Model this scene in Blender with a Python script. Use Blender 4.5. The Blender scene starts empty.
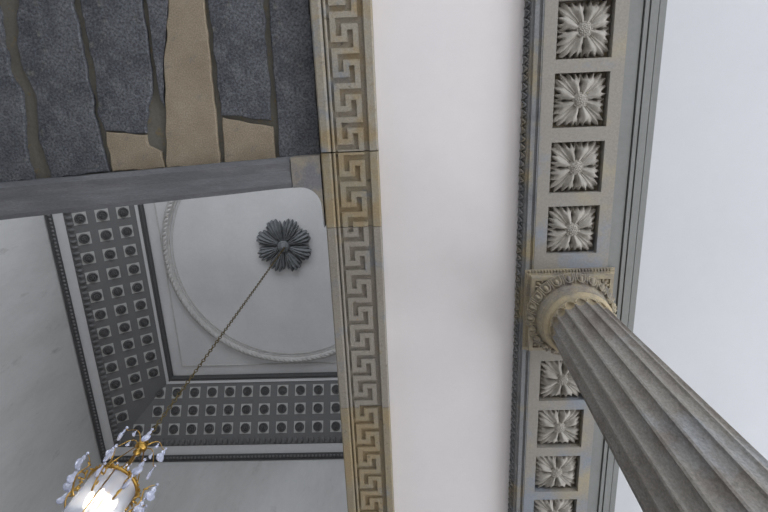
import bpy, bmesh, math, random
from mathutils import Vector, Matrix, noise
PI = math.pi
random.seed(7)
S = bpy.context.scene
C = S.collection
LIFT = 1.6            # heights below are measured from the eye; everything is lifted at the end

# ------------------------------------------------------------------ helpers
def obj(name, bm, mat, parent=None, smooth=False, loc=(0, 0, 0)):
    me = bpy.data.meshes.new(name)
    bmesh.ops.recalc_face_normals(bm, faces=bm.faces)
    bm.to_mesh(me); bm.free()
    if smooth:
        for p in me.polygons: p.use_smooth = True
    me.materials.append(mat)
    o = bpy.data.objects.new(name, me)
    C.objects.link(o)
    o.location = loc
    if parent: o.parent = parent
    return o
def tag(o, label, cat, group=None):
    o['label'] = label; o['category'] = cat
    if group: o['group'] = group
    return o
def thing(name, label, cat, loc=(0, 0, 0), group=None):
    o = bpy.data.objects.new(name, None); C.objects.link(o)
    o.location = loc; o.empty_display_size = .1
    return tag(o, label, cat, group)
def struct(name, bm, mat, smooth=False):
    o = obj(name, bm, mat, None, smooth); o['kind'] = 'structure'; return o
def dup(o, parent=None, loc=None):
    c = o.copy(); C.objects.link(c); c.parent = parent
    if loc is not None: c.location = loc
    for ch in list(o.children): dup(ch, c)
    return c
def box(bm, x0, x1, y0, y1, z0, z1):
    v = [bm.verts.new((x, y, z)) for z in (z0, z1) for y in (y0, y1) for x in (x0, x1)]
    for f in ((0, 2, 3, 1), (4, 5, 7, 6), (0, 1, 5, 4), (2, 6, 7, 3), (0, 4, 6, 2), (1, 3, 7, 5)):
        bm.faces.new([v[i] for i in f])
def prism(bm, pts, z0, z1, bev=0):
    a = [bm.verts.new((x, y, z0)) for x, y in pts]; b = [bm.verts.new((x, y, z1)) for x, y in pts]
    n = len(pts)
    bm.faces.new(a); bm.faces.new(b)
    for i in range(n): bm.faces.new((a[i], a[(i+1) % n], b[(i+1) % n], b[i]))
def rings(bm, rs, closed=False, caps=True):
    """skin a list of vertex-rings"""
    vs = [[bm.verts.new(p) for p in r] for r in rs]
    n = len(vs[0]); m = len(vs)
    for i in range(m if closed else m-1):
        A, B = vs[i], vs[(i+1) % m]
        for j in range(n): bm.faces.new((A[j], A[(j+1) % n], B[(j+1) % n], B[j]))
    if caps and not closed:
        bm.faces.new(vs[0]); bm.faces.new(vs[-1])
    return vs
def lathe(bm, prof, n=48, c=(0, 0), caps=True):
    rings(bm, [[(c[0]+r*math.cos(2*PI*k/n), c[1]+r*math.sin(2*PI*k/n), z) for k in range(n)] for r, z in prof], caps=caps)
def tube(bm, pts, r, n=6, closed=False):
    pts = [Vector(p) for p in pts]; m = len(pts); rs = []
    up = Vector((0, 0, 1))
    for i, p in enumerate(pts):
        a = pts[(i-1) % m] if (closed or i > 0) else p
        b = pts[(i+1) % m] if (closed or i < m-1) else p
        d = (b-a).normalized()
        if abs(d.dot(up)) > .95: up = Vector((1, 0, 0)) if abs(d.x) < .9 else Vector((0, 1, 0))
        u = d.cross(up).normalized(); v = d.cross(u).normalized(); up = -v if -v.length else up
        up = u.cross(d).normalized()
        rr = r[i] if isinstance(r, (list, tuple)) else r
        rs.append([p+u*rr*math.cos(2*PI*k/n)+up*rr*math.sin(2*PI*k/n) for k in range(n)])
    rings(bm, rs, closed)
def ball(bm, c, r, seg=10, rg=7, sc=(1, 1, 1), rot=None):
    M = Matrix.Translation(c) @ (rot or Matrix.Identity(4)) @ Matrix.Diagonal((r*sc[0], r*sc[1], r*sc[2], 1))
    bmesh.ops.create_uvsphere(bm, u_segments=seg, v_segments=rg, radius=1, matrix=M)
def sweep_y(bm, prof, y0, y1, step=None):
    """closed x/z profile swept along Y"""
    n = 2 if not step else max(2, int((y1-y0)/step))
    rings(bm, [[(x, y0+(y1-y0)*i/(n-1), z) for x, z in prof] for i in range(n)])

# ------------------------------------------------------------------ materials
def nm(name, rough=.85):
    m = bpy.data.materials.new(name); m.use_nodes = True
    nt = m.node_tree; b = nt.nodes['Principled BSDF']; b.inputs['Roughness'].default_value = rough
    return m, nt, b
def lin(c): return tuple(((v/255)/12.92 if v/255 <= .04045 else ((v/255+.055)/1.055)**2.4) for v in c)
def stone(name, base, patches=(), grain=.25, gscale=60, bump=.3, bscale=40, rough=.9, stretch=(1, 1, 1), bdist=.01):
    """base colour; patches = [(colour, noise scale, threshold, softness, seed)]; fine grain; bump"""
    m, nt, b = nm(name, rough); N = nt.nodes; L = nt.links
    tc = N.new('ShaderNodeTexCoord'); mp = N.new('ShaderNodeMapping'); mp.inputs['Scale'].default_value = stretch
    L.new(tc.outputs['Object'], mp.inputs['Vector'])
    col = None
    cur = N.new('ShaderNodeRGB'); cur.outputs[0].default_value = (*base, 1); cur = cur.outputs[0]
    for (pc, sc, th, so, seed) in patches:
        t = N.new('ShaderNodeTexNoise'); t.noise_dimensions = '4D'; t.inputs['W'].default_value = seed
        t.inputs['Scale'].default_value = sc; t.inputs['Detail'].default_value = 6; t.inputs['Roughness'].default_value = .6
        L.new(mp.outputs[0], t.inputs['Vector'])
        r = N.new('ShaderNodeMapRange'); r.inputs['From Min'].default_value = th-so; r.inputs['From Max'].default_value = th+so
        L.new(t.outputs[0], r.inputs['Value'])
        x = N.new('ShaderNodeMix'); x.data_type = 'RGBA'; x.inputs['B'].default_value = (*pc, 1)
        L.new(r.outputs[0], x.inputs['Factor']); L.new(cur, x.inputs['A']); cur = x.outputs['Result']
    g = N.new('ShaderNodeTexNoise'); g.inputs['Scale'].default_value = gscale; g.inputs['Detail'].default_value = 8; g.inputs['Roughness'].default_value = .72
    L.new(mp.outputs[0], g.inputs['Vector'])
    gr = N.new('ShaderNodeMapRange'); gr.inputs['From Min'].default_value = .3; gr.inputs['From Max'].default_value = .7
    gr.inputs['To Min'].default_value = 1-grain; gr.inputs['To Max'].default_value = 1+grain
    L.new(g.outputs[0], gr.inputs['Value'])
    mu = N.new('ShaderNodeVectorMath'); mu.operation = 'SCALE'
    L.new(cur, mu.inputs[0]); L.new(gr.outputs[0], mu.inputs['Scale'])
    L.new(mu.outputs[0], b.inputs['Base Color'])
    if bump:
        bn = N.new('ShaderNodeTexNoise'); bn.inputs['Scale'].default_value = bscale; bn.inputs['Detail'].default_value = 6
        L.new(mp.outputs[0], bn.inputs['Vector'])
        bp = N.new('ShaderNodeBump'); bp.inputs['Strength'].default_value = bump; bp.inputs['Distance'].default_value = bdist
        L.new(bn.outputs[0], bp.inputs['Height']); L.new(bp.outputs[0], b.inputs['Normal'])
    return m
def plain(name, col, rough=.6, metal=0, **k):
    m, nt, b = nm(name, rough); b.inputs['Base Color'].default_value = (*col, 1); b.inputs['Metallic'].default_value = metal
    for a, v in k.items(): b.inputs[a].default_value = v
    return m

GREYBLUE = (.245, .26, .275); OCHRE = (.34, .27, .165); TAN = (.33, .285, .215)
M = {}
M['slab'] = stone('dark_basalt', (.125, .132, .148), [((.07, .075, .088), 3.0, .52, .10, 1), ((.20, .21, .225), 5, .62, .10, 2), ((.15, .15, .14), 8, .64, .05, 3)], .85, 50, .5, 70, bdist=.012)
M['slab_tan'] = stone('tan_stone', (.37, .315, .235), [((.28, .23, .165), 4, .5, .2, 3), ((.24, .22, .19), 7, .64, .05, 4)], .4, 90, .4, 90)
M['mortar'] = stone('mortar', (.16, .155, .135), [((.22, .17, .09), 12, .62, .06, 4)], .15, 40, .4, 25)
M['lintel'] = stone('grey_lintel_stone', (.155, .16, .172), [((.215, .22, .235), 3, .55, .1, 5), ((.12, .10, .07), 5, .70, .03, 6)], .2, 60, .3, 30, stretch=(.5, 3, 1))
M['lintel_tan'] = stone('lintel_tan_stone', (.30, .27, .22), [((.2, .2, .215), 5, .5, .08, 8)], .2, 60, .3, 30)
def keystone(name, base, ochre_th, blue_th, seed):
    return stone(name, base, [(GREYBLUE, 3.2, blue_th, .05, seed), (OCHRE, 4.5, ochre_th, .07, seed+3), ((.15, .13, .10), 14, .66, .05, seed+5)], .2, 70, .4, 45)
M['key_a'] = keystone('key_stone_mixed', (.34, .31, .255), .57, .56, 11)
M['key_b'] = keystone('key_stone_ochre', (.33, .295, .22), .50, .66, 21)
M['key_c'] = keystone('key_stone_grey', (.31, .285, .245), .68, .60, 31)
M['key_d'] = keystone('key_stone_brown', (.31, .27, .195), .50, .64, 44)
M['beam'] = stone('soffit_stone', (.30, .283, .255), [((.25, .275, .31), 2.2, .56, .05, 51), ((.36, .32, .24), 2.5, .6, .07, 52)], .13, 50, .25, 35)
M['beam_side'] = stone('weathered_moulding', (.19, .195, .20), [((.26, .22, .14), 2.3, .56, .06, 61), ((.12, .125, .135), 5, .6, .1, 62)], .2, 60, .3, 40)
M['leaf'] = stone('carved_leaf_stone', (.39, .37, .335), [((.28, .265, .235), 7, .55, .1, 71), ((.40, .34, .22), 5, .68, .04, 72)], .15, 70, .3, 50)
M['paint'] = stone('grey_green_paint', (.245, .255, .25), [((.22, .225, .22), 3, .5, .2, 81)], .05, 30, .08, 20)
M['capital'] = stone('ochre_capital_stone', (.37, .32, .225), [((.20, .175, .16), 3.4, .55, .06, 91), ((.27, .25, .21), 9, .55, .1, 92)], .2, 60, .4, 50)
M['neck'] = stone('ochre_neck_stone', (.42, .35, .23), [((.28, .25, .2), 7, .56, .08, 95)], .18, 60, .35, 50)
M['shaft'] = stone('shaft_stone', (.29, .275, .25), [((.20, .175, .155), 3, .53, .07, 101), ((.33, .345, .36), 2.6, .6, .08, 102), ((.16, .15, .14), 22, .66, .05, 103)], .32, 80, .75, 50, stretch=(1, 1, .6))
M['plaster_mid'] = stone('warm_tint_plaster', (.84, .81, .815), [((.80, .775, .785), 1.2, .5, .2, 111)], .012, 8, .06, 5)  # slight pink in the colour stands in for warm bounced light
M['plaster_right'] = stone('daylight_tint_plaster', (.62, .632, .665), [((.595, .607, .64), 1.1, .5, .2, 112)], .012, 8, .05, 5)  # same plaster, with the cool window light tinted into its colour
M['plaster_room'] = stone('stairwell_plaster', (.66, .66, .67), [((.56, .56, .57), .8, .53, .16, 113)], .03, 14, .12, 6)
M['wall_room'] = stone('stained_wall_plaster', (.60, .60, .60), [((.46, .46, .45), .7, .52, .14, 114), ((.40, .40, .39), 4, .66, .06, 115)], .04, 14, .2, 6, stretch=(1, 1, .35))
M['cove'] = stone('dark_grey_cove_paint', (.165, .165, .168), [((.145, .145, .148), 1.5, .5, .2, 121)], .06, 20, .1, 15)
M['cove_edge'] = stone('black_grey_moulding_paint', (.085, .085, .088), [], .15, 40, .3, 40)
M['coffer'] = stone('pale_grey_coffer_paint', (.46, .46, .45), [], .06, 20, .05, 15)
M['patera'] = stone('charcoal_patera_paint', (.12, .12, .122), [], .1, 40, .1, 15)
M['white_trim'] = stone('white_trim_paint', (.55, .55, .56), [], .04, 12, .05, 10)
M['ring'] = stone('ring_plaster', (.56, .55, .54), [((.45, .44, .43), 5, .5, .15, 131)], .08, 30, .2, 20)
M['rosette'] = stone('slate_rosette_paint', (.18, .19, .20), [((.11, .115, .12), 8, .55, .1, 141)], .15, 40, .3, 40)
M['floor'] = stone('pale_stone_floor', (.66, .60, .56), [((.58, .53, .49), 1, .5, .2, 151)], .08, 12, .1, 10, rough=.5)
M['gold'] = plain('gilt_brass', (.46, .28, .07), .3, 1)
M['dark_chain'] = plain('aged_brass_chain', (.13, .10, .05), .5, .8)
M['crystal'] = plain('crystal', (.74, .78, .95), .08, 0, **{'Transmission Weight': .5, 'IOR': 1.5})
M['glass'] = plain('lantern_glass', (.86, .90, 1), .12, 0, **{'Transmission Weight': .55, 'IOR': 1.3})
M['candle'] = plain('candle_tube', (.9, .88, .82), .5)
mb, nt, b = nm('lit_bulb'); b.inputs['Emission Color'].default_value = (1, .86, .62, 1); b.inputs['Emission Strength'].default_value = 25; M['bulb'] = mb
M['frame'] = plain('window_frame_paint', (.7, .7, .7), .5)

# ------------------------------------------------------------------ the setting
Y0, Y1 = -6.0, 7.32          # back wall, far wall
XL, XR = -6.55, 6.6
RB = -1.26                    # back wall of the tall stairwell
def wall_with_windows(name, axis, pos, thick, a0, a1, z0, z1, wins):
    """axis 'x': wall plane x=pos running along y; 'y': wall plane y=pos running along x"""
    bm = bmesh.new()
    def seg(u0, u1, w0, w1):
        if u1-u0 < 1e-4 or w1-w0 < 1e-4: return
        if axis == 'y': box(bm, u0, u1, pos, pos+thick, w0, w1)
        else: box(bm, pos, pos+thick, u0, u1, w0, w1)
    cur = a0
    for (u0, u1, w0, w1) in wins:
        seg(cur, u0, z0, z1); seg(u0, u1, z0, w0); seg(u0, u1, w1, z1); cur = u1
    seg(cur, a1, z0, z1)
    return struct(name, bm, M['wall_room'])
bm = bmesh.new(); box(bm, XL-.3, XR+.3, Y0-.3, Y1+.3, -1.8, -1.6); struct('floor', bm, M['floor'])
back_wins = [(-5.6, -3.6, -.9, 3.6), (-2.2, -.2, -.9, 3.6), (.9, 2.9, -.9, 3.6), (3.9, 5.9, -.9, 3.6)]
side_wins = [(-5, -3, -.9, 3.6), (-1.6, .4, -.9, 3.6), (2, 4, -.9, 3.6), (5, 6.5, -.9, 3.6)]
up_wins = [(-5.6, -3.9, 6.3, 9.0), (-3.3, -1.6, 6.3, 9.0), (-1.0, .7, 6.3, 9.0)]
wall_with_windows('wall_back', 'y', Y0-.3, .3, XL-.3, XR+.3, -1.6, 4.95, back_wins)
wall_with_windows('wall_right', 'x', XR, .3, Y0, Y1, -1.6, 4.95, side_wins)
wall_with_windows('wall_stairwell', 'y', RB-.3, .3, XL-.3, 2.0, 4.95, 10.6, up_wins)
bm = bmesh.new(); box(bm, XL-.3, XL, Y0, Y1, -1.6, 10.6); struct('wall_left', bm, M['wall_room'])
bm = bmesh.new(); box(bm, XL-.3, XR+.3, Y1, Y1+.3, -1.6, 10.6); struct('wall_far', bm, M['wall_room'])
bm = bmesh.new(); box(bm, 1.60, 2.0, RB, Y1, 4.95, 10.6); struct('wall_stairwell_right', bm, M['wall_room'])
k = 0
def window(k, axis, pos, w):
    bm = bmesh.new(); u0, u1, z0, z1 = w; t = .05
    def b2(a, b, c, d):
        if axis == 'y': box(bm, a, b, pos-.03, pos+.03, c, d)
        else: box(bm, pos-.03, pos+.03, a, b, c, d)
    b2(u0, u1, z0, z0+t); b2(u0, u1, z1-t, z1); b2(u0, u0+t, z0, z1); b2(u1-t, u1, z0, z1)
    b2((u0+u1)/2-.02, (u0+u1)/2+.02, z0, z1)
    n = 4
    for i in range(1, n): b2(u0, u1, z0+(z1-z0)*i/n-.02, z0+(z1-z0)*i/n+.02)
    struct('window_%d' % k, bm, M['frame'])
for w in back_wins: k += 1; window(k, 'y', Y0-.15, w)
for w in side_wins: k += 1; window(k, 'x', XR+.15, w)
for w in up_wins: k += 1; window(k, 'y', RB-.15, w)

# plaster ceilings of the hall
def patch_ceiling(name, x0, x1, y0, y1, z, mat, th=.3):
    bm = bmesh.new(); box(bm, x0, x1, y0, y1, z, z+th); return struct(name, bm, mat)
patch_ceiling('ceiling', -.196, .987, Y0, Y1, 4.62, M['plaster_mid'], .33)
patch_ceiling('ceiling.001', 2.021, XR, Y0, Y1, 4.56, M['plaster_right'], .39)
# mortar bed between the rough slabs, and the plain slab ceiling beyond them
patch_ceiling('ceiling.002', XL, -.673, Y0, .70, 4.655, M['mortar'], .295)
# the tall stairwell: inner flat ceiling
IX0, IX1, IY0, IY1 = -5.22, .27, .12, 5.90       # inner edge of the coved band
OX0, OX1, OY0, OY1 = XL, 1.60, RB, Y1
ZI, ZO = 10.5, 9.5
bm = bmesh.new(); box(bm, IX0-.05, IX1+.05, IY0-.05, IY1+.05, ZI, ZI+.1); struct('ceiling.003', bm, M['plaster_room'])

# ------------------------------------------------------------------ coved band with coffers
def lerp(a, b, t): return a+(b-a)*t
# side descriptors: outer corner A->B, inner corner a->b ; along direction e, so that point(s,t): s 0..1 out->in, u = metres along
SIDES = {
 'left':  (Vector((OX0, OY0, ZO)), Vector((OX0, OY1, ZO)), Vector((IX0, IY0, ZI)), Vector((IX0, IY1, ZI))),
 'far':   (Vector((OX0, OY1, ZO)), Vector((OX1, OY1, ZO)), Vector((IX0, IY1, ZI)), Vector((IX1, IY1, ZI))),
 'right': (Vector((OX1, OY1, ZO)), Vector((OX1, OY0, ZO)), Vector((IX1, IY1, ZI)), Vector((IX1, IY0, ZI))),
 'back':  (Vector((OX1, OY0, ZO)), Vector((OX0, OY0, ZO)), Vector((IX1, IY0, ZI)), Vector((IX0, IY0, ZI))),
}
def cove_axes(A, B, a, b):
    e = (B-A).normalized()
    sv = (a-A)-e*(a-A).dot(e)              # across, from outer to inner, on the slope
    n = e.cross(sv).normalized()
    if n.z > 0: n = -n                     # out of the surface, downward
    return e, sv, n
def band(bm, sd, s0, s1, d0, d1, seg=1, dfun=None):
    """prism strip on the slope from s0..s1 with drop d0 (buried) to d1 (proud)"""
    A, B, a, b = sd; e, sv, n = cove_axes(*sd)
    def P(s, t, d): return lerp(lerp(A, a, s), lerp(B, b, s), t)+n*d
    rs = []
    for t in (0, 1):
        rs.append([P(s0, t, d0), P(s0, t, d1), P(s1, t, d1), P(s1, t, d0)])
    rings(bm, rs)
def make_cove(side, label, detail):
    sd = SIDES[side]; A, B, a, b = sd; e, sv, n = cove_axes(*sd)
    root = thing('coffered_cove', label, 'coffered band', loc=(0, 0, 0), group='coffered bands round the stairwell ceiling')
    bm = bmesh.new(); band(bm, sd, .0, 1.0, -.12, 0); obj('cove_panel', bm, M['cove'], root)
    bm = bmesh.new()
    band(bm, sd, -.01, .062, -.02, .06); band(bm, sd, .015, .045, .05, .085); obj('outer_moulding', bm, M['cove_edge'], root)
    bm = bmesh.new(); band(bm, sd, .064, .165, -.02, .012); obj('white_fillet', bm, M['white_trim'], root)
    bm = bmesh.new(); band(bm, sd, .91, .945, -.02, .02); obj('white_fillet', bm, M['white_trim'], root)
    bm = bmesh.new(); band(bm, sd, .945, 1.01, -.02, .04); band(bm, sd, .965, .99, .03, .065); obj('inner_moulding', bm, M['cove_edge'], root)
    if not detail: return root
    W = sv.length
    # egg moulding
    bm = bmesh.new(); band(bm, sd, .172, .25, -.02, .02)
    L0 = (B-A).length; npc = int(L0/.115)
    for i in range(2, npc-1):
        u = i*.115
        p = A+sv*.212+e*u
        if not inside(p, sd, .03): continue
        F = Matrix((( e.x, sv.normalized().x, n.x, 0), (e.y, sv.normalized().y, n.y, 0), (e.z, sv.normalized().z, n.z, 0), (0, 0, 0, 1)))
        ball(bm, p+n*.03, .055, 8, 5, (.68, 1.15, 1.0), F)
    obj('egg_moulding', bm, M['cove'], root, False)
    # bead pattern on outer and inner moulding
    bm = bmesh.new()
    for i in range(1, int(L0/.075)):
        p = A+sv*.03+e*(i*.075)
        ball(bm, p+n*.085, .028, 6, 4)
    obj('bead_row', bm, M['cove'], root)
    # coffers
    F = Matrix(((e.x, sv.normalized().x, n.x, 0), (e.y, sv.normalized().y, n.y, 0), (e.z, sv.normalized().z, n.z, 0), (0, 0, 0, 1)))
    q = .118
    bmc = bmesh.new(); box(bmc, -q, q, -q, q, -.01, .004)
    pan = obj('coffer_panel', bmc, M['coffer'], root)
    bmp = bmesh.new()
    lathe(bmp, [(.098, -.01), (.098, .03), (.088, .045), (.076, .045), (.070, .012), (.056, .012), (.052, .05), (.036, .055), (.032, .015), (.022, .015), (.02, .07), (.001, .078)], 20)
    pat = obj('patera', bmp, M['patera'], pan, False)
    first = True
    off = COFFER_OFF[side]
    rows, pch = (((.322, .552, .778), .393) if side == 'left' else ((.362, .58, .80), .388))
    for row, s in enumerate(rows):
        for i in range(-12, 30):
            u = off+i*pch
            p = A+sv*s+e*u
            if not inside(p, sd, .25 if side == 'left' else .02): continue
            mat = Matrix.Translation(p) @ F
            if first: c = pan; first = False
            else: c = dup(pan, root)
            c.matrix_basis = mat
    return root
def inside(p, sd, m):
    A, B, a, b = sd; e, sv, n = cove_axes(*sd)
    s = (p-A).dot(sv)/sv.dot(sv); u = (p-A).dot(e)
    ua = (a-A).dot(e)*s; ub = (B-A).length+((b-B).dot(e))*s
    return ua+m < u < ub-m
COFFER_OFF = {'left': 2.12+1.26, 'far': -4.30+6.55}
make_cove('left', 'dark grey coffered band on the left side of the flat ceiling, running down beside the left wall', True)
make_cove('far', 'dark grey coffered band along the lower side of the flat ceiling, behind the chain', True)
for s_, nme in (('right', 'trim_1'), ('back', 'trim_2')):
    bm = bmesh.new(); band(bm, SIDES[s_], 0, 1, -.12, 0); struct(nme, bm, M['cove'])

# ring moulding on the flat ceiling
RC = (-2.48, 3.13)
root = thing('plaster_ring', 'large circular plaster ring on the flat ceiling around the dark leaf rosette', 'plaster ornament', loc=(RC[0], RC[1], ZI))
bm = bmesh.new()
prof = [(2.32, .01), (2.32, -.03), (2.345, -.03), (2.365, -.08), (2.42, -.095), (2.455, -.06), (2.465, -.02), (2.49, -.02), (2.49, .01)]
n = 160
rings(bm, [[(r*math.cos(2*PI*k/n), r*math.sin(2*PI*k/n), z) for r, z in prof] for k in range(n)], closed=True)
obj('ring_body', bm, M['ring'], root, False)
bm = bmesh.new()
n = 150
for k in range(n):
    t = 2*PI*k/n; r = 2.40
    R = Matrix.Rotation(t, 4, 'Z') @ Matrix.Rotation(.5, 4, 'Z')
    ball(bm, (r*math.cos(t), r*math.sin(t), -.085), .055, 7, 5, (.55, 1.25, .5), R)
obj('leaf_wreath', bm, M['ring'], root, True)
bm = bmesh.new()
n = 160
for rr in (2.265,):
    prof = [(rr, .01), (rr, -.014), (rr+.022, -.014), (rr+.022, .01)]
    rings(bm, [[(r*math.cos(2*PI*k/n), r*math.sin(2*PI*k/n), z) for r, z in prof] for k in range(n)], closed=True)
obj('inner_fillet', bm, M['ring'], root)
# thin square frame line on the flat ceiling
fr = thing('plaster_frame_line', 'thin plaster line framing the flat ceiling inside the dark coffered bands', 'plaster ornament', loc=((IX0+IX1)/2, (IY0+IY1)/2, ZI))
bm = bmesh.new(); hx = (IX1-IX0)/2-.27; hy = (IY1-IY0)/2-.27
for (a_, b_, c_, d_) in ((-hx, hx, -hy-.02, -hy), (-hx, hx, hy, hy+.02), (-hx-.02, -hx, -hy-.02, hy+.02), (hx, hx+.02, -hy-.02, hy+.02)):
    box(bm, a_, b_, c_, d_, -.018, .01)
obj('frame_line', bm, M['ring'], fr)

# ------------------------------------------------------------------ leafy ceiling rosette
ROS = (-2.44, 2.957)
def leaf_disc(bm, Rf, hf, n=192, m=18, z0=0.0, sgn=-1):
    """polar height field, outline Rf(theta); hf(t,theta)"""
    cv = bm.verts.new((0, 0, sgn*hf(0, 0)))
    prev = None
    for i in range(1, m+2):
        t = min(1, i/m); ring = []
        for k in range(n):
            th = 2*PI*k/n; r = t*Rf(th, t)
            z = sgn*hf(t, th) if i <= m else z0
            ring.append(bm.verts.new((r*math.cos(th), r*math.sin(th), z)))
        for k in range(n):
            if prev is None: bm.faces.new((cv, ring[k], ring[(k+1) % n]))
            else: bm.faces.new((prev[k], ring[k], ring[(k+1) % n], prev[(k+1) % n]))
        prev = ring
root = thing('leaf_rosette', 'dark slate leaf rosette on the flat ceiling where the chain hangs', 'rosette', loc=(ROS[0], ROS[1], ZI))
def Rc(th, t):
    p = (th*8/(2*PI)) % 1; a = abs(p-.5)*2             # 0 at leaf centre, 1 between leaves
    big = 1-.27*a**4
    q = (p*5) % 1; ser = 1-.20*(abs(q-.5)*2)**2*(.4+.6*a)-.04*(abs(q-.5)*2)**4
    w = max(0, min(1, (t-.55)/.45))**1.5
    return .565*(1+(big-1)*max(0, min(1, (t-.2)/.8)))*(1+(ser-1)*w)
def hc(t, th):
    p = (th*8/(2*PI)) % 1; a = abs(p-.5)*2
    q = (p*5) % 1
    h = .05+.10*math.sin(PI*min(1, t*.8))*(1-.75*a**2)+.05*t**3*(1-a)
    h += .020*math.cos(2*PI*(q-.5))*min(1, t*2)
    return h*(1-.35*t**8)
bm = bmesh.new(); leaf_disc(bm, Rc, hc, 320, 16); obj('acanthus_leaves', bm, M['rosette'], root)
bm = bmesh.new(); lathe(bm, [(.11, -.03), (.12, -.13), (.10, -.155), (.07, -.15), (.06, -.17), (.03, -.20), (.012, -.21)], 24); obj('hub', bm, M['rosette'], root, True)

# ------------------------------------------------------------------ rough slabs, top left
SLZ = 4.615
def wob(pts, amp=.008, step=.06, seed=0):
    out = []
    for i in range(len(pts)):
        a = Vector(pts[i]); b = Vector(pts[(i+1) % len(pts)]); L = (b-a).length; n = max(1, int(L/step))
        for j in range(n):
            p = a.lerp(b, j/n)
            q = Vector((p.x*9+seed, p.y*9, seed*1.7))
            out.append((p.x+amp*2*noise.noise(q), p.y+amp*2*noise.noise(q+Vector((9, 9, 9)))))
    return out
def slab(pts, mat, label, z=SLZ, amp=.008, seed=0):
    cx = sum(p[0] for p in pts)/len(pts); cy = sum(p[1] for p in pts)/len(pts)
    bm = bmesh.new(); q = wob(pts, amp, .03, seed)
    q = [(x-cx, y-cy) for x, y in q]
    ins = []
    n = len(q)
    A = [bm.verts.new((x, y, .039)) for x, y in q]
    B = [bm.verts.new((x, y, .008)) for x, y in q]
    Cc = [bm.verts.new((x*(1-.008/max(.1, abs(x))), y*(1-.008/max(.1, abs(y))), 0)) for x, y in q]
    for i in range(n):
        j = (i+1) % n
        bm.faces.new((A[i], A[j], B[j], B[i])); bm.faces.new((B[i], B[j], Cc[j], Cc[i]))
    bm.faces.new(A); bm.faces.new(Cc)
    o = obj('rough_stone', bm, mat, None, False, (cx, cy, z))
    return tag(o, label, 'stone', 'rough slabs of the low ceiling')
YB = -1.3; YT = .63
SLABS = [
    ([(-4.073, -0.812), (-4.073, -1.3), (-3.168, -1.3), (-3.168, -0.791), (-3.203, -0.497), (-3.188, -0.227), (-3.153, -0.028), (-3.186, 0.216), (-3.23, 0.467), (-3.223, 0.657), (-4.073, 0.697)],
     'slab', 'dark slab at the far left, left of the wide wavy mortar crack', 0.01),
    ([(-2.999, -0.783), (-3.088, -0.492), (-3.078, -0.261), (-3.034, -0.023), (-3.066, 0.22), (-3.08, 0.43), (-3.05, 0.646), (-2.542, 0.596), (-2.557, 0.45), (-2.559, 0.199), (-2.561, -0.083), (-2.555, -0.393), (-2.557, -0.763), (-2.557, -1.3), (-2.999, -1.3)],
     'slab', 'dark blue slab between the wide wavy crack and the next joint', 0.008),
    ([(-2.509, -0.761), (-2.506, -0.466), (-2.503, -0.159), (-2.534, 0.119), (-2.507, 0.242), (-2.161, 0.281), (-2.074, -0.023), (-2.029, -0.139), (-2.024, -0.407), (-2.014, -0.738), (-2.014, -1.3), (-2.509, -1.3)],
     'slab', 'dark blue slab above the short squarish tan stone', 0.006),
    ([(-2.502, 0.259), (-2.507, 0.597), (-2.047, 0.58), (-2.051, 0.444), (-2.154, 0.389), (-2.156, 0.298)],
     'slab_tan', 'short tan stone under a dark slab, left of the tall tan stone', 0.005),
    ([(-1.975, -0.736), (-1.983, -0.406), (-1.988, -0.138), (-1.981, 0.02), (-1.966, 0.085), (-1.913, -0.289), (-1.845, -0.548), (-1.8, -0.728), (-1.8, -1.3), (-1.975, -1.3)],
     'slab', 'narrow blue-grey sliver of slab left of the tall tan stone', 0.004),
    ([(-1.792, -0.728), (-1.837, -0.548), (-1.904, -0.288), (-1.96, 0.101), (-2.03, 0.581), (-1.558, 0.564), (-1.543, 0.199), (-1.533, -0.118), (-1.521, -0.497), (-1.523, -0.716), (-1.523, -1.3), (-1.792, -1.3)],
     'slab_tan', 'tall tan stone slab with a dark slab on each side', 0.004),
    ([(-1.483, -0.714), (-1.491, -0.422), (-1.492, -0.117), (-1.494, 0.152), (-1.083, 0.234), (-1.073, -0.021), (-1.065, -0.403), (-1.049, -0.694), (-1.049, -1.3), (-1.483, -1.3)],
     'slab', 'dark slab above the small square tan stone, right of the tall tan one', 0.005),
    ([(-1.488, 0.189), (-1.522, 0.557), (-1.073, 0.549), (-1.076, 0.27)],
     'slab_tan', 'small square tan stone near the right end of the rough ceiling', 0.004),
    ([(-1.002, -0.692), (-1.017, -0.401), (-1.023, -0.019), (-1.031, 0.301), (-1.039, 0.55), (-0.69, 0.548), (-0.69, -0.081), (-0.69, -0.675), (-0.69, -1.3), (-1.002, -1.3)],
     'slab', 'dark slab beside the greek key frieze, at the right end of the rough ceiling', 0.004),
]
for (pts, mat, label, amp) in SLABS: slab(pts, M[mat], label, amp=amp*1.7, seed=len(label)*.37)
bm = bmesh.new()
for i in range(4): box(bm, -4.10-.60*(i+1)+.04, -4.10-.60*i, YB, .70, SLZ, SLZ+.039)
struct('ceiling.005', bm, M['slab'])
# wide slab ceiling row above the frame
bm = bmesh.new(); box(bm, XL, -.673, Y0, YB-.02, 4.62, 4.655); struct('ceiling.004', bm, M['slab'])

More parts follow.
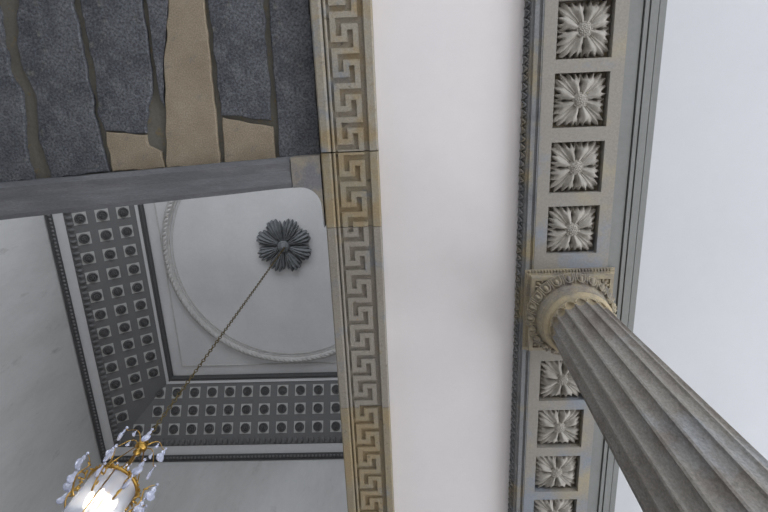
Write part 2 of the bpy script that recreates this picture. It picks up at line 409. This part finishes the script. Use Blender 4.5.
# ------------------------------------------------------------------ lintel along the opening
root = thing('stone_lintel', 'long worn grey stone edge beam between the rough slabs and the opening', 'stone beam', loc=(-3.5, .8, 4.5))
def lint(x): return .767+(-.866-x)*.0737, .510+(-.68-x)*.0500   # low edge y, high edge y
bm = bmesh.new()
rs = []
for i in range(41):
    x = -6.72+(-.935+6.72)*i/40
    lo, hi = lint(x)
    w = .006*noise.noise(Vector((x*3, 0, 0)))
    rs.append([(x+3.5, hi-.8+w, .13), (x+3.5, hi-.8+w, .045), (x+3.5, hi-.8+.035, .006), (x+3.5, (lo+hi)/2-.8-.02, .018), (x+3.5, lo-.8-.04, .0), (x+3.5, lo-.8-w, .012), (x+3.5, lo-.8-w, .44), (x+3.5, hi-.8+w, .44)])
rings(bm, rs); obj('long_block', bm, M['lintel'], root)
pts = [(-.928, .522), (-.684, .512), (-.684, 1.125)]
lo = .772
r_ = .17; cxx, cyy = -.684-.012-r_, lo+r_
for i in range(9):
    a = -PI/2*(i/8)          # from +x side round to the low edge
    pts.append((cxx+r_*math.cos(a), cyy+r_*math.sin(a)))
pts.append((-.928, lo+.002))
pts = [pts[0], pts[1], pts[2]]+[(-.690, 1.125)]+pts[3:]
bm = bmesh.new(); prism(bm, [(x+3.5, y-.8) for x, y in pts], .004, .44)
o = obj('corner_block', bm, M['lintel_tan'], root); o['label'] = 'short brown corner block with a rounded inner corner'

# ------------------------------------------------------------------ greek key beam
root = thing('greek_key_frieze', 'long weathered stone frieze carved with a greek key band, left of the pale middle ceiling', 'frieze', loc=(-.44, 2, 4.5))
ox, oy, oz = -.44, 2.0, 4.5
cell = .2617/6; KX0 = -.527
def key_units(bm, y0, y1):
    def bx_(c0, c1, r0, r1, yb):
        a = max(y0, yb+r0*cell); b = min(y1, yb+(r1+1)*cell)
        if b-a < .002: return
        box(bm, KX0+c0*cell-ox, KX0+(c1+1)*cell-ox, a-oy, b-oy, .0, .034)
    kk = -24
    while True:
        bot = -.353+.2617*kk; yb = bot-5*cell
        if yb > y1: break
        if bot+cell*2 > y0:
            bx_(0, 4, 0, 0, yb); bx_(0, 0, 1, 3, yb); bx_(0, 2, 4, 4, yb); bx_(2, 2, 3, 3, yb); bx_(2, 4, 2, 2, yb); bx_(4, 4, 3, 5, yb)
        kk += 1
blocks = [(Y0, .487, 'key_a'), (.497, 1.128, 'key_b'), (1.133, 2.905, 'key_c'), (2.910, Y1, 'key_d')]
BL = ['grey, tan and blue stone block with slightly raised left edge', 'ochre stained stone block', 'grey brown stone block', 'dark ochre stone block']
for (a, b_, mt), lb in zip(blocks, BL):
    bm = bmesh.new()
    A_, B_ = a-oy, b_-oy
    # backing, left strip, thin fillet, right border
    box(bm, -.668-ox, -.198-ox, A_, B_, .028, .44)
    first = mt == 'key_a'
    # left strip, rounded
    xl = -.672 if not first else -.665
    dz = -.03 if first else 0
    sweep_y(bm, [(xl-ox, .10), (xl-ox, .012+dz), (xl+.012-ox, .0+dz), (-.600-ox, -.004+dz), (-.584-ox, .004+dz), (-.580-ox, .10)], A_, B_-(.0 if not first else .004))
    sweep_y(bm, [(-.572-ox, .05), (-.572-ox, .004), (-.566-ox, -.004), (-.556-ox, -.004), (-.550-ox, .006), (-.550-ox, .05)], A_, B_)
    sweep_y(bm, [(-.268-ox, .05), (-.268-ox, .0), (-.262-ox, -.008), (-.206-ox, -.008), (-.197-ox, .004), (-.197-ox, .44), (-.25-ox, .44)], A_, B_)
    o = obj('stone_block', bm, M[mt], root); o['label'] = lb
    bm = bmesh.new(); key_units(bm, a, b_)
    obj('greek_key', bm, M[mt], o)

# ------------------------------------------------------------------ rosette soffit beam
root = thing('rosette_frieze', 'broad stone frieze over the column with square leaf rosettes on its underside', 'frieze', loc=(1.42, 2, 4.5))
ox, oy, oz = 1.42, 2.0, 4.5
recs = [-1.10, -.572, -.050, .482, 1.012, 2.455, 2.975, 3.492, 4.006, 4.52]
RS = .420
bm = bmesh.new()
RX0, RX1 = 1.213, 1.640
box(bm, 1.113-ox, RX0-ox, Y0-oy, Y1-oy, 0, .44); box(bm, RX1-ox, 1.745-ox, Y0-oy, Y1-oy, 0, .44)
cur = Y0
for r in recs+[None]:
    e_ = r if r is not None else Y1
    box(bm, RX0-ox, RX1-ox, cur-oy, e_-oy, 0, .44)
    if r is not None: cur = r+RS
obj('soffit', bm, M['beam'], root)
for r in recs:
    bm = bmesh.new(); box(bm, RX0-ox, RX1-ox, r-oy, r+RS-oy, .105, .44); obj('recess', bm, M['capital'], root)
# painted plate and fillets on the right
bm = bmesh.new()
box(bm, 1.747-ox, 1.850-ox, Y0-oy, Y1-oy, .012, .44)
box(bm, 1.862-ox, 1.893-ox, Y0-oy, Y1-oy, .0, .44)
box(bm, 1.903-ox, 1.962-ox, Y0-oy, Y1-oy, -.006, .44)
box(bm, 1.970-ox, 2.020-ox, Y0-oy, Y1-oy, .0, .44)
box(bm, 1.80-ox, 2.0-ox, Y0-oy, Y1-oy, .045, .44)
obj('painted_fillets', bm, M['paint'], root)
# left mouldings : cyma then fillet
bm = bmesh.new()
sweep_y(bm, [(1.113-ox, .44), (1.113-ox, .004), (1.100-ox, .0), (1.092-ox, .014), (1.078-ox, .016), (1.072-ox, .0), (1.040-ox, -.006), (1.030-ox, .012), (1.018-ox, .012), (1.012-ox, .02), (.988-ox, .125), (.992-ox, .44)], Y0-oy, Y1-oy)
obj('side_moulding', bm, M['beam_side'], root)
# leaf-and-dart band on the left face
bm = bmesh.new()
d = Vector((.988-1.014, 0, .125-.014)); dl = d.normalized(); nn = Vector((-dl.z, 0, dl.x)).normalized()
if nn.x > 0: nn = -nn
y = -2.0; pit = .068; i = 0
Fm = Matrix(((0, dl.x, nn.x, 0), (1, 0, 0, 0), (0, dl.z, nn.z, 0), (0, 0, 0, 1)))
while y < 6.0:
    base = Vector((1.014-ox, y-oy, .016))
    # leaf: rounded tongue pointing down, with two raised edges forming a V
    def Q(u, v, w): return base+Vector((0, u, 0))+dl*v+nn*w
    tip = Q(0, .004, .004)
    for sgn in (-1, 1):
        tube(bm, [Q(0, .006, .012), Q(sgn*.014, .035, .016), Q(sgn*.028, .075, .013), Q(sgn*.031, .100, .008)], [.005, .008, .008, .005], 5)
    ball(bm, Q(0, .070, .003), .014, 6, 5, (.8, 1.6, .8), Fm)
    ball(bm, Q(pit/2, .026, .002), .010, 6, 4, (.8, 1.9, .8), Fm)
    y += pit
obj('leaf_and_dart', bm, M['beam_side'], root, True)

# the carved rosettes, four random variants of carving wear
def tri(x): return abs((x % 1)-.5)*2
def mk_rosette(seed):
    rnd = random.Random(seed); ph = [rnd.uniform(-.10, .10) for _ in range(40)]
    H = RS/2-.001
    NL = 3.5
    def Rr(th, t):
        c = max(abs(math.cos(th)), abs(math.sin(th)))
        sq = H/(c**.96)
        p = (th/(PI/2)) % 1; a = abs(p-.5)*2      # 0 on the diagonal, 1 on the axis
        k_ = int(a*NL+.5); s = tri(a*NL+1.0)      # 0 at lobe tip, 1 between lobes
        q = int(th/(PI/2))*8+k_*2+(p > .5)
        dep = (.20+ph[q % 40]*.6)*(s**1.2)+abs(ph[(q+7) % 40])*.5*(1-s)
        if k_ == 2: dep += .03
        w = max(0, (t-.62)/.38)**1.6
        return (sq*t+H*1.05*(1-t))*(1-dep*w)
    def hr(t, th):
        p = (th/(PI/2)) % 1; a = abs(p-.5)*2
        aw = min(1, a/(.35+.65*t)); s = tri(aw*NL+1.0)
        q = int(th/(PI/2))*8+int(aw*NL+.5)*2+(p > .5)
        e1 = max(0, min(1, (t-.66)/.30))
        h = .040+.036*math.sin(PI*min(1, t*.95))*(.50+.50*math.cos(2*PI*(a-.56)))+.012*math.sin(PI*t)
        h += .013*math.exp(-((a-.11)/.06)**2)*(1-.5*t)*min(1, t*3)   # rolled ribs towards the corner
        h -= .020*math.exp(-((a-1)/.06)**2)*min(1, t*1.3)            # seam between two leaves
        h -= .050*math.exp(-((a-1)/.12)**2-((t-.56)/.09)**2)         # drilled eye
        h -= .013*s**2*e1
        h += ph[q % 40]*.10*e1
        return h*(1-.22*t**12)
    bm = bmesh.new(); leaf_disc(bm, Rr, hr, 224, 24, z0=.022)
    o = obj('rosette', bm, M['leaf'], root, False)
    bm = bmesh.new()
    ball(bm, (0, 0, -.062), .050, 18, 10, (1, 1, .55))
    for v in bm.verts:
        q = v.co*60; v.co += v.co.normalized()*.006*noise.noise(q)
    for i_ in range(26):
        a = i_*2.4; rr = .043*math.sqrt(i_/26)
        ball(bm, (rr*math.cos(a), rr*math.sin(a), -.062-.026*math.sqrt(max(0, 1-(rr/.05)**2))), .0075, 6, 4)
    lathe(bm, [(.060, -.045), (.062, -.062), (.054, -.070), (.047, -.064)], 28)
    obj('boss', bm, M['leaf'], o, True)
    return o
protos = [mk_rosette(s_) for s_ in range(len(recs))]
for i, r in enumerate(recs):
    o = protos[i]
    o.location = ((RX0+RX1)/2-ox+.001*(i % 3-1), r+RS/2-oy, .086)
    o.rotation_euler = (0, 0, PI/2*i+random.uniform(-.02, .02))

# ------------------------------------------------------------------ column
CX, CY = 1.41, 1.92
root = thing('fluted_column', 'fluted grey stone column with an ochre carved capital under the rosette beam', 'column', loc=(CX, CY, -1.6))
bz = 1.6
NF = 18; SUB = 16
def rad(z): return .25+(4.1-z)*.030 if z > 1 else .343+(1-z)*.018
def shaft_ring(z):
    r = rad(z); pts = []
    fw = 2*PI/NF; half = .5*fw*.86; hw_m = r*half
    v = (4.050-z)/hw_m
    end = max(0.0, 1-v) if v < 1 else 0
    if z > 4.050: end = 2
    D = r*.105
    for f in range(NF):
        for s in range(SUB):
            a = fw*(f+s/SUB-.5); u = (a-fw*f)/half
            q = 1-u*u-end*end
            d = D*math.sqrt(q) if q > 0 else 0
            # flatten to circular-arc flute
            pts.append(((r-d)*math.cos(a), (r-d)*math.sin(a), z+bz))
    return pts
zs = [-1.30, -1.22, -1.1, -.6, 0, .5, 1, 1.5, 2, 2.5, 3, 3.4, 3.7, 3.9, 3.96, 3.99, 4.005, 4.017, 4.026, 4.034, 4.040, 4.045, 4.0485, 4.0505, 4.10, 4.15]
bm = bmesh.new(); rings(bm, [shaft_ring(z) for z in zs if z <= 3.99]); obj('shaft', bm, M['shaft'], root, False)
bm = bmesh.new(); rings(bm, [shaft_ring(z) for z in zs if z >= 3.99]); obj('necking', bm, M['neck'], root, False)
bm = bmesh.new()
lathe(bm, [(.245, 4.088), (.262, 4.088), (.272, 4.10), (.284, 4.118), (.288, 4.138), (.282, 4.158), (.268, 4.172), (.262, 4.176), (.262, 4.19), (.2, 4.20)], 64)
for v in bm.verts: v.co.z += bz
obj('astragal', bm, M['neck'], root, True, loc=(0, .012, 0))
# ochre scalloped collar at flute tops
bm = bmesh.new()
rr_ = rad(4.03)
for f in range(NF):
    a0 = 2*PI*f/NF
    pts = []
    for i in range(9):
        t = -1+2*i/8; a = a0+t*.5*2*PI/NF*.90
        z = 4.062-.050*(abs(t)**2.2)
        pts.append(((rr_+.003)*math.cos(a), (rr_+.003)*math.sin(a), z+bz))
    tube(bm, pts, .0075, 6)
obj('scalloped_collar', bm, M['neck'], root, True)
bm = bmesh.new()
lathe(bm, [(.22, 4.18), (.268, 4.18), (.276, 4.188), (.270, 4.197), (.280, 4.203), (.288, 4.212), (.280, 4.221), (.290, 4.228), (.298, 4.238), (.290, 4.247), (.296, 4.256), (.302, 4.282), (.352, 4.385), (.366, 4.380), (.372, 4.385), (.372, 4.40), (.2, 4.40)], 72)
for v in bm.verts: v.co.z += bz
obj('echinus', bm, M['capital'], root, True, loc=(0, .02, 0))
bm = bmesh.new()
NE = 22
for k in range(NE):
    a = 2*PI*k/NE
    c_, s_ = math.cos(a), math.sin(a)
    er = Vector((c_, s_, 0)); et = Vector((-s_, c_, 0))
    # slope direction of the echinus face: outwards and up
    sl = (er*.072+Vector((0, 0, .095))).normalized(); no = (er*.095-Vector((0, 0, .072))).normalized()
    ctr = er*.338+Vector((0, 0, 4.322+bz))
    F = Matrix(((et.x, sl.x, no.x, 0), (et.y, sl.y, no.y, 0), (et.z, sl.z, no.z, 0), (0, 0, 0, 1)))
    ball(bm, ctr+no*.012, .024, 10, 7, (.80, 1.45, 1.1), F)
    pts = []
    for i in range(11):
        t = PI+PI*i/10
        pts.append(ctr+et*(.036*math.cos(t))+sl*(.010+.046*math.sin(t))+no*.020)
    pts = [ctr+et*-.038+sl*.05+no*.020]+pts+[ctr+et*.038+sl*.05+no*.020]
    tube(bm, pts, .0062, 5)
    dc = er.copy(); a2 = a+PI/NE
    er2 = Vector((math.cos(a2), math.sin(a2), 0)); et2 = Vector((-math.sin(a2), math.cos(a2), 0))
    sl2 = (er2*.072+Vector((0, 0, .095))).normalized(); no2 = (er2*.095-Vector((0, 0, .072))).normalized()
    c2 = er2*.338+Vector((0, 0, 4.322+bz))
    tube(bm, [c2+sl2*.045+no2*.020, c2-sl2*.01+no2*.022, c2-sl2*.045+no2*.012], [.005, .007, .002], 5)
obj('egg_and_dart', bm, M['capital'], root, True, loc=(0, .02, 0))
# abacus
AX, AY = .01, .025
bm = bmesh.new(); h = .345
box(bm, -h+.03, h-.03, -h+.03, h-.03, 4.41+bz, 4.50+bz)
for (x0, x1, y0, y1) in ((-h, h, -h, -h+.030), (-h, h, h-.030, h), (-h, -h+.030, -h+.030, h-.030), (h-.030, h, -h+.030, h-.030)):
    box(bm, x0, x1, y0, y1, 4.392+bz, 4.455+bz)
g = h+.012
for (x0, x1, y0, y1) in ((-g, g, -g, -g+.05), (-g, g, g-.05, g), (-g, -g+.05, -g+.05, g-.05), (g-.05, g, -g+.05, g-.05)):
    box(bm, x0, x1, y0, y1, 4.455+bz, 4.468+bz)
g = h+.038
for (x0, x1, y0, y1) in ((-g, g, -g, -g+.07), (-g, g, g-.07, g), (-g, -g+.07, -g+.07, g-.07), (g-.07, g, -g+.07, g-.07)):
    box(bm, x0, x1, y0, y1, 4.486+bz, 4.499+bz)
obj('abacus', bm, M['capital'], root, loc=(AX, AY, 0))
bm = bmesh.new(); g = h+.030; pit = .026
nd = int(2*h/pit)
for i in range(nd+1):
    u = -h+2*h*i/nd
    for (cx_, cy_) in ((u, -g+.01), (u, g-.01), (-g+.01, u), (g-.01, u)):
        box(bm, cx_-.008, cx_+.008, cy_-.012, cy_+.012, 4.462+bz, 4.490+bz)
obj('dentil_row', bm, M['capital'], root, loc=(AX, AY, 0))
# corner leaf ornaments under the abacus
bm = bmesh.new()
for sx, sy in ((1, 1), (1, -1), (-1, 1), (-1, -1)):
    def P(a, b_): return Vector((sx*a*.90, sy*b_*.90, 4.408+bz))
    ball(bm, P(.325, .325), .018, 8, 6, (1, 1, .6))
    for (a, b_, rr, an) in ((.335, .285, .022, 0), (.285, .335, .022, 1.57), (.338, .240, .018, .2), (.240, .338, .018, 1.4), (.300, .300, .026, .78), (.335, .198, .013, .3), (.198, .335, .013, 1.3), (.305, .262, .014, .3), (.262, .305, .014, 1.3)):
        R = Matrix.Rotation(an*sx*sy, 4, 'Z'); ball(bm, P(a, b_), rr, 8, 6, (1.2, .55, .7), R)
    for (a, b_) in ((.31, .23), (.23, .31)):
        pts = [P(a+.018*math.cos(t*.8)*(1-t*.1), b_+.018*math.sin(t*.8)*(1-t*.1)) for t in range(7)]
        tube(bm, pts, .005, 5)
    # bead line inside the frame
    for i in range(9):
        u = .14+i*.024
        ball(bm, P(.347, u), .005, 6, 4); ball(bm, P(u, .347), .005, 6, 4)
obj('corner_ornament', bm, M['capital'], root, True, loc=(AX, AY, 0))
bm = bmesh.new()
lathe(bm, [(.46, 0.12), (.50, .15), (.51, .19), (.49, .235), (.44, .25), (.42, .27), (.42, .29), (.445, .30), (.455, .325), (.44, .35), (.40, .36), (.39, .38)], 56)
box(bm, -.52, .52, -.52, .52, 0, .12)
obj('base', bm, M['shaft'], root, False)

# ------------------------------------------------------------------ chandelier
LX, LY = ROS[0]+.05, ROS[1]-.01
root = thing('chandelier', 'gilt lantern chandelier with a lit glass cylinder and hanging crystals, at the lower left', 'chandelier', loc=(LX, LY, 4.01))
z_top = 10.30-4.01
bm = bmesh.new(); L_ = .078; n = int((z_top-.12)/(L_*.78))
for i in range(n):
    zc = .14+i*L_*.78
    w = .017; hgt = L_/2-.006
    pts = []
    for k_ in range(12):
        a = 2*PI*k_/12; x = w*math.cos(a); z = hgt*math.sin(a)
        ang = (PI/2)*(i % 2)+.35
        pts.append((x*math.cos(ang), x*math.sin(ang), zc+z))
    tube(bm, pts, .0058, 5, True)
obj('chain', bm, M['dark_chain'], root, True)
bm = bmesh.new()
lathe(bm, [(.004, .15), (.02, .13), (.012, .11), (.03, .09), (.045, .06), (.03, .035), (.05, .02), (.055, 0), (.04, -.02), (.018, -.04), (.03, -.06), (.035, -.08), (.012, -.10), (.004, -.12)], 20)
obj('hub', bm, M['gold'], root, True)
bm = bmesh.new()                                     # central stem and lower platform that holds the candles
tube(bm, [(0, 0, -.1), (0, 0, -.95)], .009, 8)
lathe(bm, [(.004, -.93), (.06, -.94), (.07, -.96), (.03, -.99), (.01, -1.0)], 16)
obj('stem', bm, M['gold'], root, True)
RZ = -.50; RR = .195; RB2 = -1.14
# three rods from hub to rim
for k_ in range(3):
    a = 2*PI*k_/3+.35
    bm = bmesh.new(); tube(bm, [(.04*math.cos(a), .04*math.sin(a), -.02), (RR*.96*math.cos(a), RR*.96*math.sin(a), RZ)], .005, 6)
    obj('rod', bm, M['gold'], root, True)
for zz in (RZ, RB2):
    bm = bmesh.new()
    lathe(bm, [(RR-.006, zz-.012), (RR+.010, zz-.012), (RR+.014, zz), (RR+.010, zz+.014), (RR-.006, zz+.014), (RR-.006, zz-.012)], 48, caps=False)
    if zz == RZ:
        for k_ in range(36):
            a = 2*PI*k_/36; ball(bm, ((RR+.008)*math.cos(a), (RR+.008)*math.sin(a), zz+.018), .011, 7, 5)
    obj('rim', bm, M['gold'], root, True)
for k_ in range(4):                                   # glazing bars of the lantern
    a = 2*PI*k_/4+.35
    bm = bmesh.new(); tube(bm, [((RR+.004)*math.cos(a), (RR+.004)*math.sin(a), RZ), ((RR+.004)*math.cos(a), (RR+.004)*math.sin(a), RB2)], .0050, 6)
    obj('glazing_bar', bm, M['gold'], root, True)
bm = bmesh.new(); lathe(bm, [(RR-.004, RB2), (RR-.004, RZ), (RR-.008, RZ), (RR-.008, RB2), (RR-.004, RB2)], 64, caps=False)
o = obj('glass_cylinder', bm, M['glass'], root, True); o['label'] = 'clear glass cylinder'
for k_ in range(4):
    a = 2*PI*k_/4+.2; x, y_ = .085*math.cos(a), .085*math.sin(a)
    bm = bmesh.new(); tube(bm, [(0, 0, -.93), (x*.6, y_*.6, -.96), (x, y_, -.90)], .006, 6)
    lathe(bm, [(.004, -.905), (.025, -.90), (.028, -.885), (.012, -.88)], 12, (x, y_))
    arm = obj('candle_arm', bm, M['gold'], root, True)
    bm = bmesh.new(); lathe(bm, [(.013, -.885), (.013, -.78), (.004, -.775)], 12, (x, y_)); obj('candle', bm, M['candle'], arm, True)
    bm = bmesh.new(); lathe(bm, [(.004, -.778), (.014, -.76), (.019, -.735), (.014, -.705), (.003, -.675)], 14, (x, y_)); obj('bulb', bm, M['bulb'], arm, True)
# crystals: pear-shaped drops with a scalloped flat outline, hung from a small bead
def drop_bm(s):
    bm = bmesh.new()
    prof = [(-.055, .002), (-.050, .016), (-.036, .025), (-.020, .025), (-.006, .018), (.004, .011), (.014, .0125), (.024, .0125), (.034, .007), (.042, .003)]
    rs = []
    for z, w in prof:
        rs.append([(w*s*math.cos(2*PI*k/8), .42*w*s*math.sin(2*PI*k/8), z*s-.05*s) for k in range(8)])
    rings(bm, rs)
    ball(bm, (0, 0, .004*s), .0085*s, 7, 5)
    return bm
drop = None
def place_drop(x, y, z, a, s=1.0):
    global drop
    if drop is None:
        drop = obj('crystal_drop', drop_bm(1.0), M['crystal'], root, False); o = drop
    else:
        o = drop.copy(); C.objects.link(o)
    o.parent = root; o.location = (x, y, z); o.rotation_euler = (0, 0, a); o.scale = (s, s, s)
# crown of small arms
for k_ in range(6):
    a = 2*PI*k_/6+.1; c_, s_ = math.cos(a), math.sin(a)
    bm = bmesh.new()
    pts = []
    for i in range(11):
        t = i/10; r = .03+.19*t; z = .02+.085*math.sin(PI*min(1, t*1.15))-.03*t
        pts.append((r*c_, r*s_, z))
    tube(bm, pts, [.0055-.0025*i/10 for i in range(11)], 6)
    obj('crown_arm', bm, M['gold'], root, True)
    place_drop(.22*c_, .22*s_, .0, a+.9, 1.5)
    place_drop(.13*c_, .13*s_, .075, a, .7)
# scroll brackets round the rim
for k_ in range(8):
    a = 2*PI*k_/8+.15; c_, s_ = math.cos(a), math.sin(a)
    bm = bmesh.new()
    pts = []
    for i in range(13):
        t = i/12
        r = RR+.015+.11*t+.035*math.sin(2*PI*t); z = RZ-.28+.36*t+.05*math.sin(PI*t)
        pts.append((r*c_, r*s_, z))
    tube(bm, pts, [.008-.005*i/12 for i in range(13)], 6)
    pts = [((RR+.05+.03*math.cos(t*.7))*c_, (RR+.05+.03*math.cos(t*.7))*s_, RZ-.10+.03*math.sin(t*.7)) for t in range(8)]
    tube(bm, pts, .006, 5)
    for i, (dr, dz) in enumerate(((.0, .0), (.02, -.05), (.045, .02), (.03, -.13), (.0, -.2))):
        R = Matrix.Rotation(a, 4, 'Z') @ Matrix.Rotation(.8+i, 4, 'Y')
        ball(bm, ((RR+.02+dr)*c_, (RR+.02+dr)*s_, RZ+dz), .020, 7, 5, (1.2, .35, .5), R)
    # leaf-tipped finial
    obj('scroll_bracket', bm, M['gold'], root, True)
    place_drop((RR+.128)*c_, (RR+.128)*s_, RZ+.075, a+.6, 1.6)
    place_drop((RR+.10)*c_, (RR+.10)*s_, RZ-.09, a+.2, 1.3)
for k_ in range(8):
    a = 2*PI*k_/8+.54
    bm = bmesh.new()
    pts = [((RR*(.96-.45*t)+0)*math.cos(a), (RR*(.96-.45*t))*math.sin(a), RZ+.01+.16*math.sin(PI*t*.62)) for t in [i/8 for i in range(9)]]
    tube(bm, pts, .0045, 5); obj('inner_arm', bm, M['gold'], root, True)
    place_drop(pts[-1][0], pts[-1][1], pts[-1][2], a, 1.5)

# ------------------------------------------------------------------ lights
def area(name, loc, size, size_y, rot, power, col):
    l = bpy.data.lights.new(name, 'AREA'); l.shape = 'RECTANGLE'; l.size = size; l.size_y = size_y; l.energy = power; l.color = col
    o = bpy.data.objects.new(name, l); C.objects.link(o); o.location = loc; o.rotation_euler = rot
    return o
COOL = (.95, .97, 1.0)
for (u0, u1, z0, z1), pw in zip(back_wins, (15, 25, 72, 135)):
    area('window_daylight', ((u0+u1)/2, Y0+.02, (z0+z1)/2), u1-u0, z1-z0, (PI/2, 0, 0), pw, COOL)
for (u0, u1, z0, z1), pw in zip(side_wins, (80, 95, 118, 140)):
    area('window_daylight', (XR-.02, (u0+u1)/2, (z0+z1)/2), z1-z0, u1-u0, (0, PI/2, 0), pw, COOL)
for (u0, u1, z0, z1) in up_wins:
    area('window_daylight', ((u0+u1)/2, RB+.02, (z0+z1)/2), u1-u0, z1-z0, (PI/2, 0, 0), 60, (.92, .95, 1))
l = bpy.data.lights.new('candle_glow', 'POINT'); l.energy = 6; l.color = (1, .85, .62); l.shadow_soft_size = .06
o = bpy.data.objects.new('candle_glow', l); C.objects.link(o); o.location = (LX, LY, 4.01-.72)
w = bpy.data.worlds.new('sky'); S.world = w; w.use_nodes = True
w.node_tree.nodes['Background'].inputs[0].default_value = (.75, .85, 1, 1); w.node_tree.nodes['Background'].inputs[1].default_value = 1.0

for o in list(C.objects):
    if o.parent is None: o.location.z += LIFT

# ------------------------------------------------------------------ camera
def nrm(v): return Vector(v).normalized()
f = 541.8
Zc = nrm((16, -169, f)); Yc = nrm((76, 1744, f)); Xc = Yc.cross(Zc).normalized(); Yc = Zc.cross(Xc)
# rows: world axes written in camera coordinates (x right, y down, z forward)
right = Vector((Xc.x, Yc.x, Zc.x)); down = Vector((Xc.y, Yc.y, Zc.y)); fwd = Vector((Xc.z, Yc.z, Zc.z))
cam = bpy.data.cameras.new('camera'); co = bpy.data.objects.new('camera', cam); C.objects.link(co)
R = Matrix((right, -down, -fwd)).transposed()
co.matrix_world = Matrix.Translation((0, 0, LIFT)) @ R.to_4x4()
cam.sensor_width = 36; cam.lens = f/768*36; cam.clip_start = .05; cam.clip_end = 100
S.camera = co
vs = S.view_settings; S.display_settings.display_device = 'sRGB'
vs.view_transform = 'Standard'; vs.look = 'None'; vs.gamma = 1; vs.use_curve_mapping = False; vs.exposure = 0
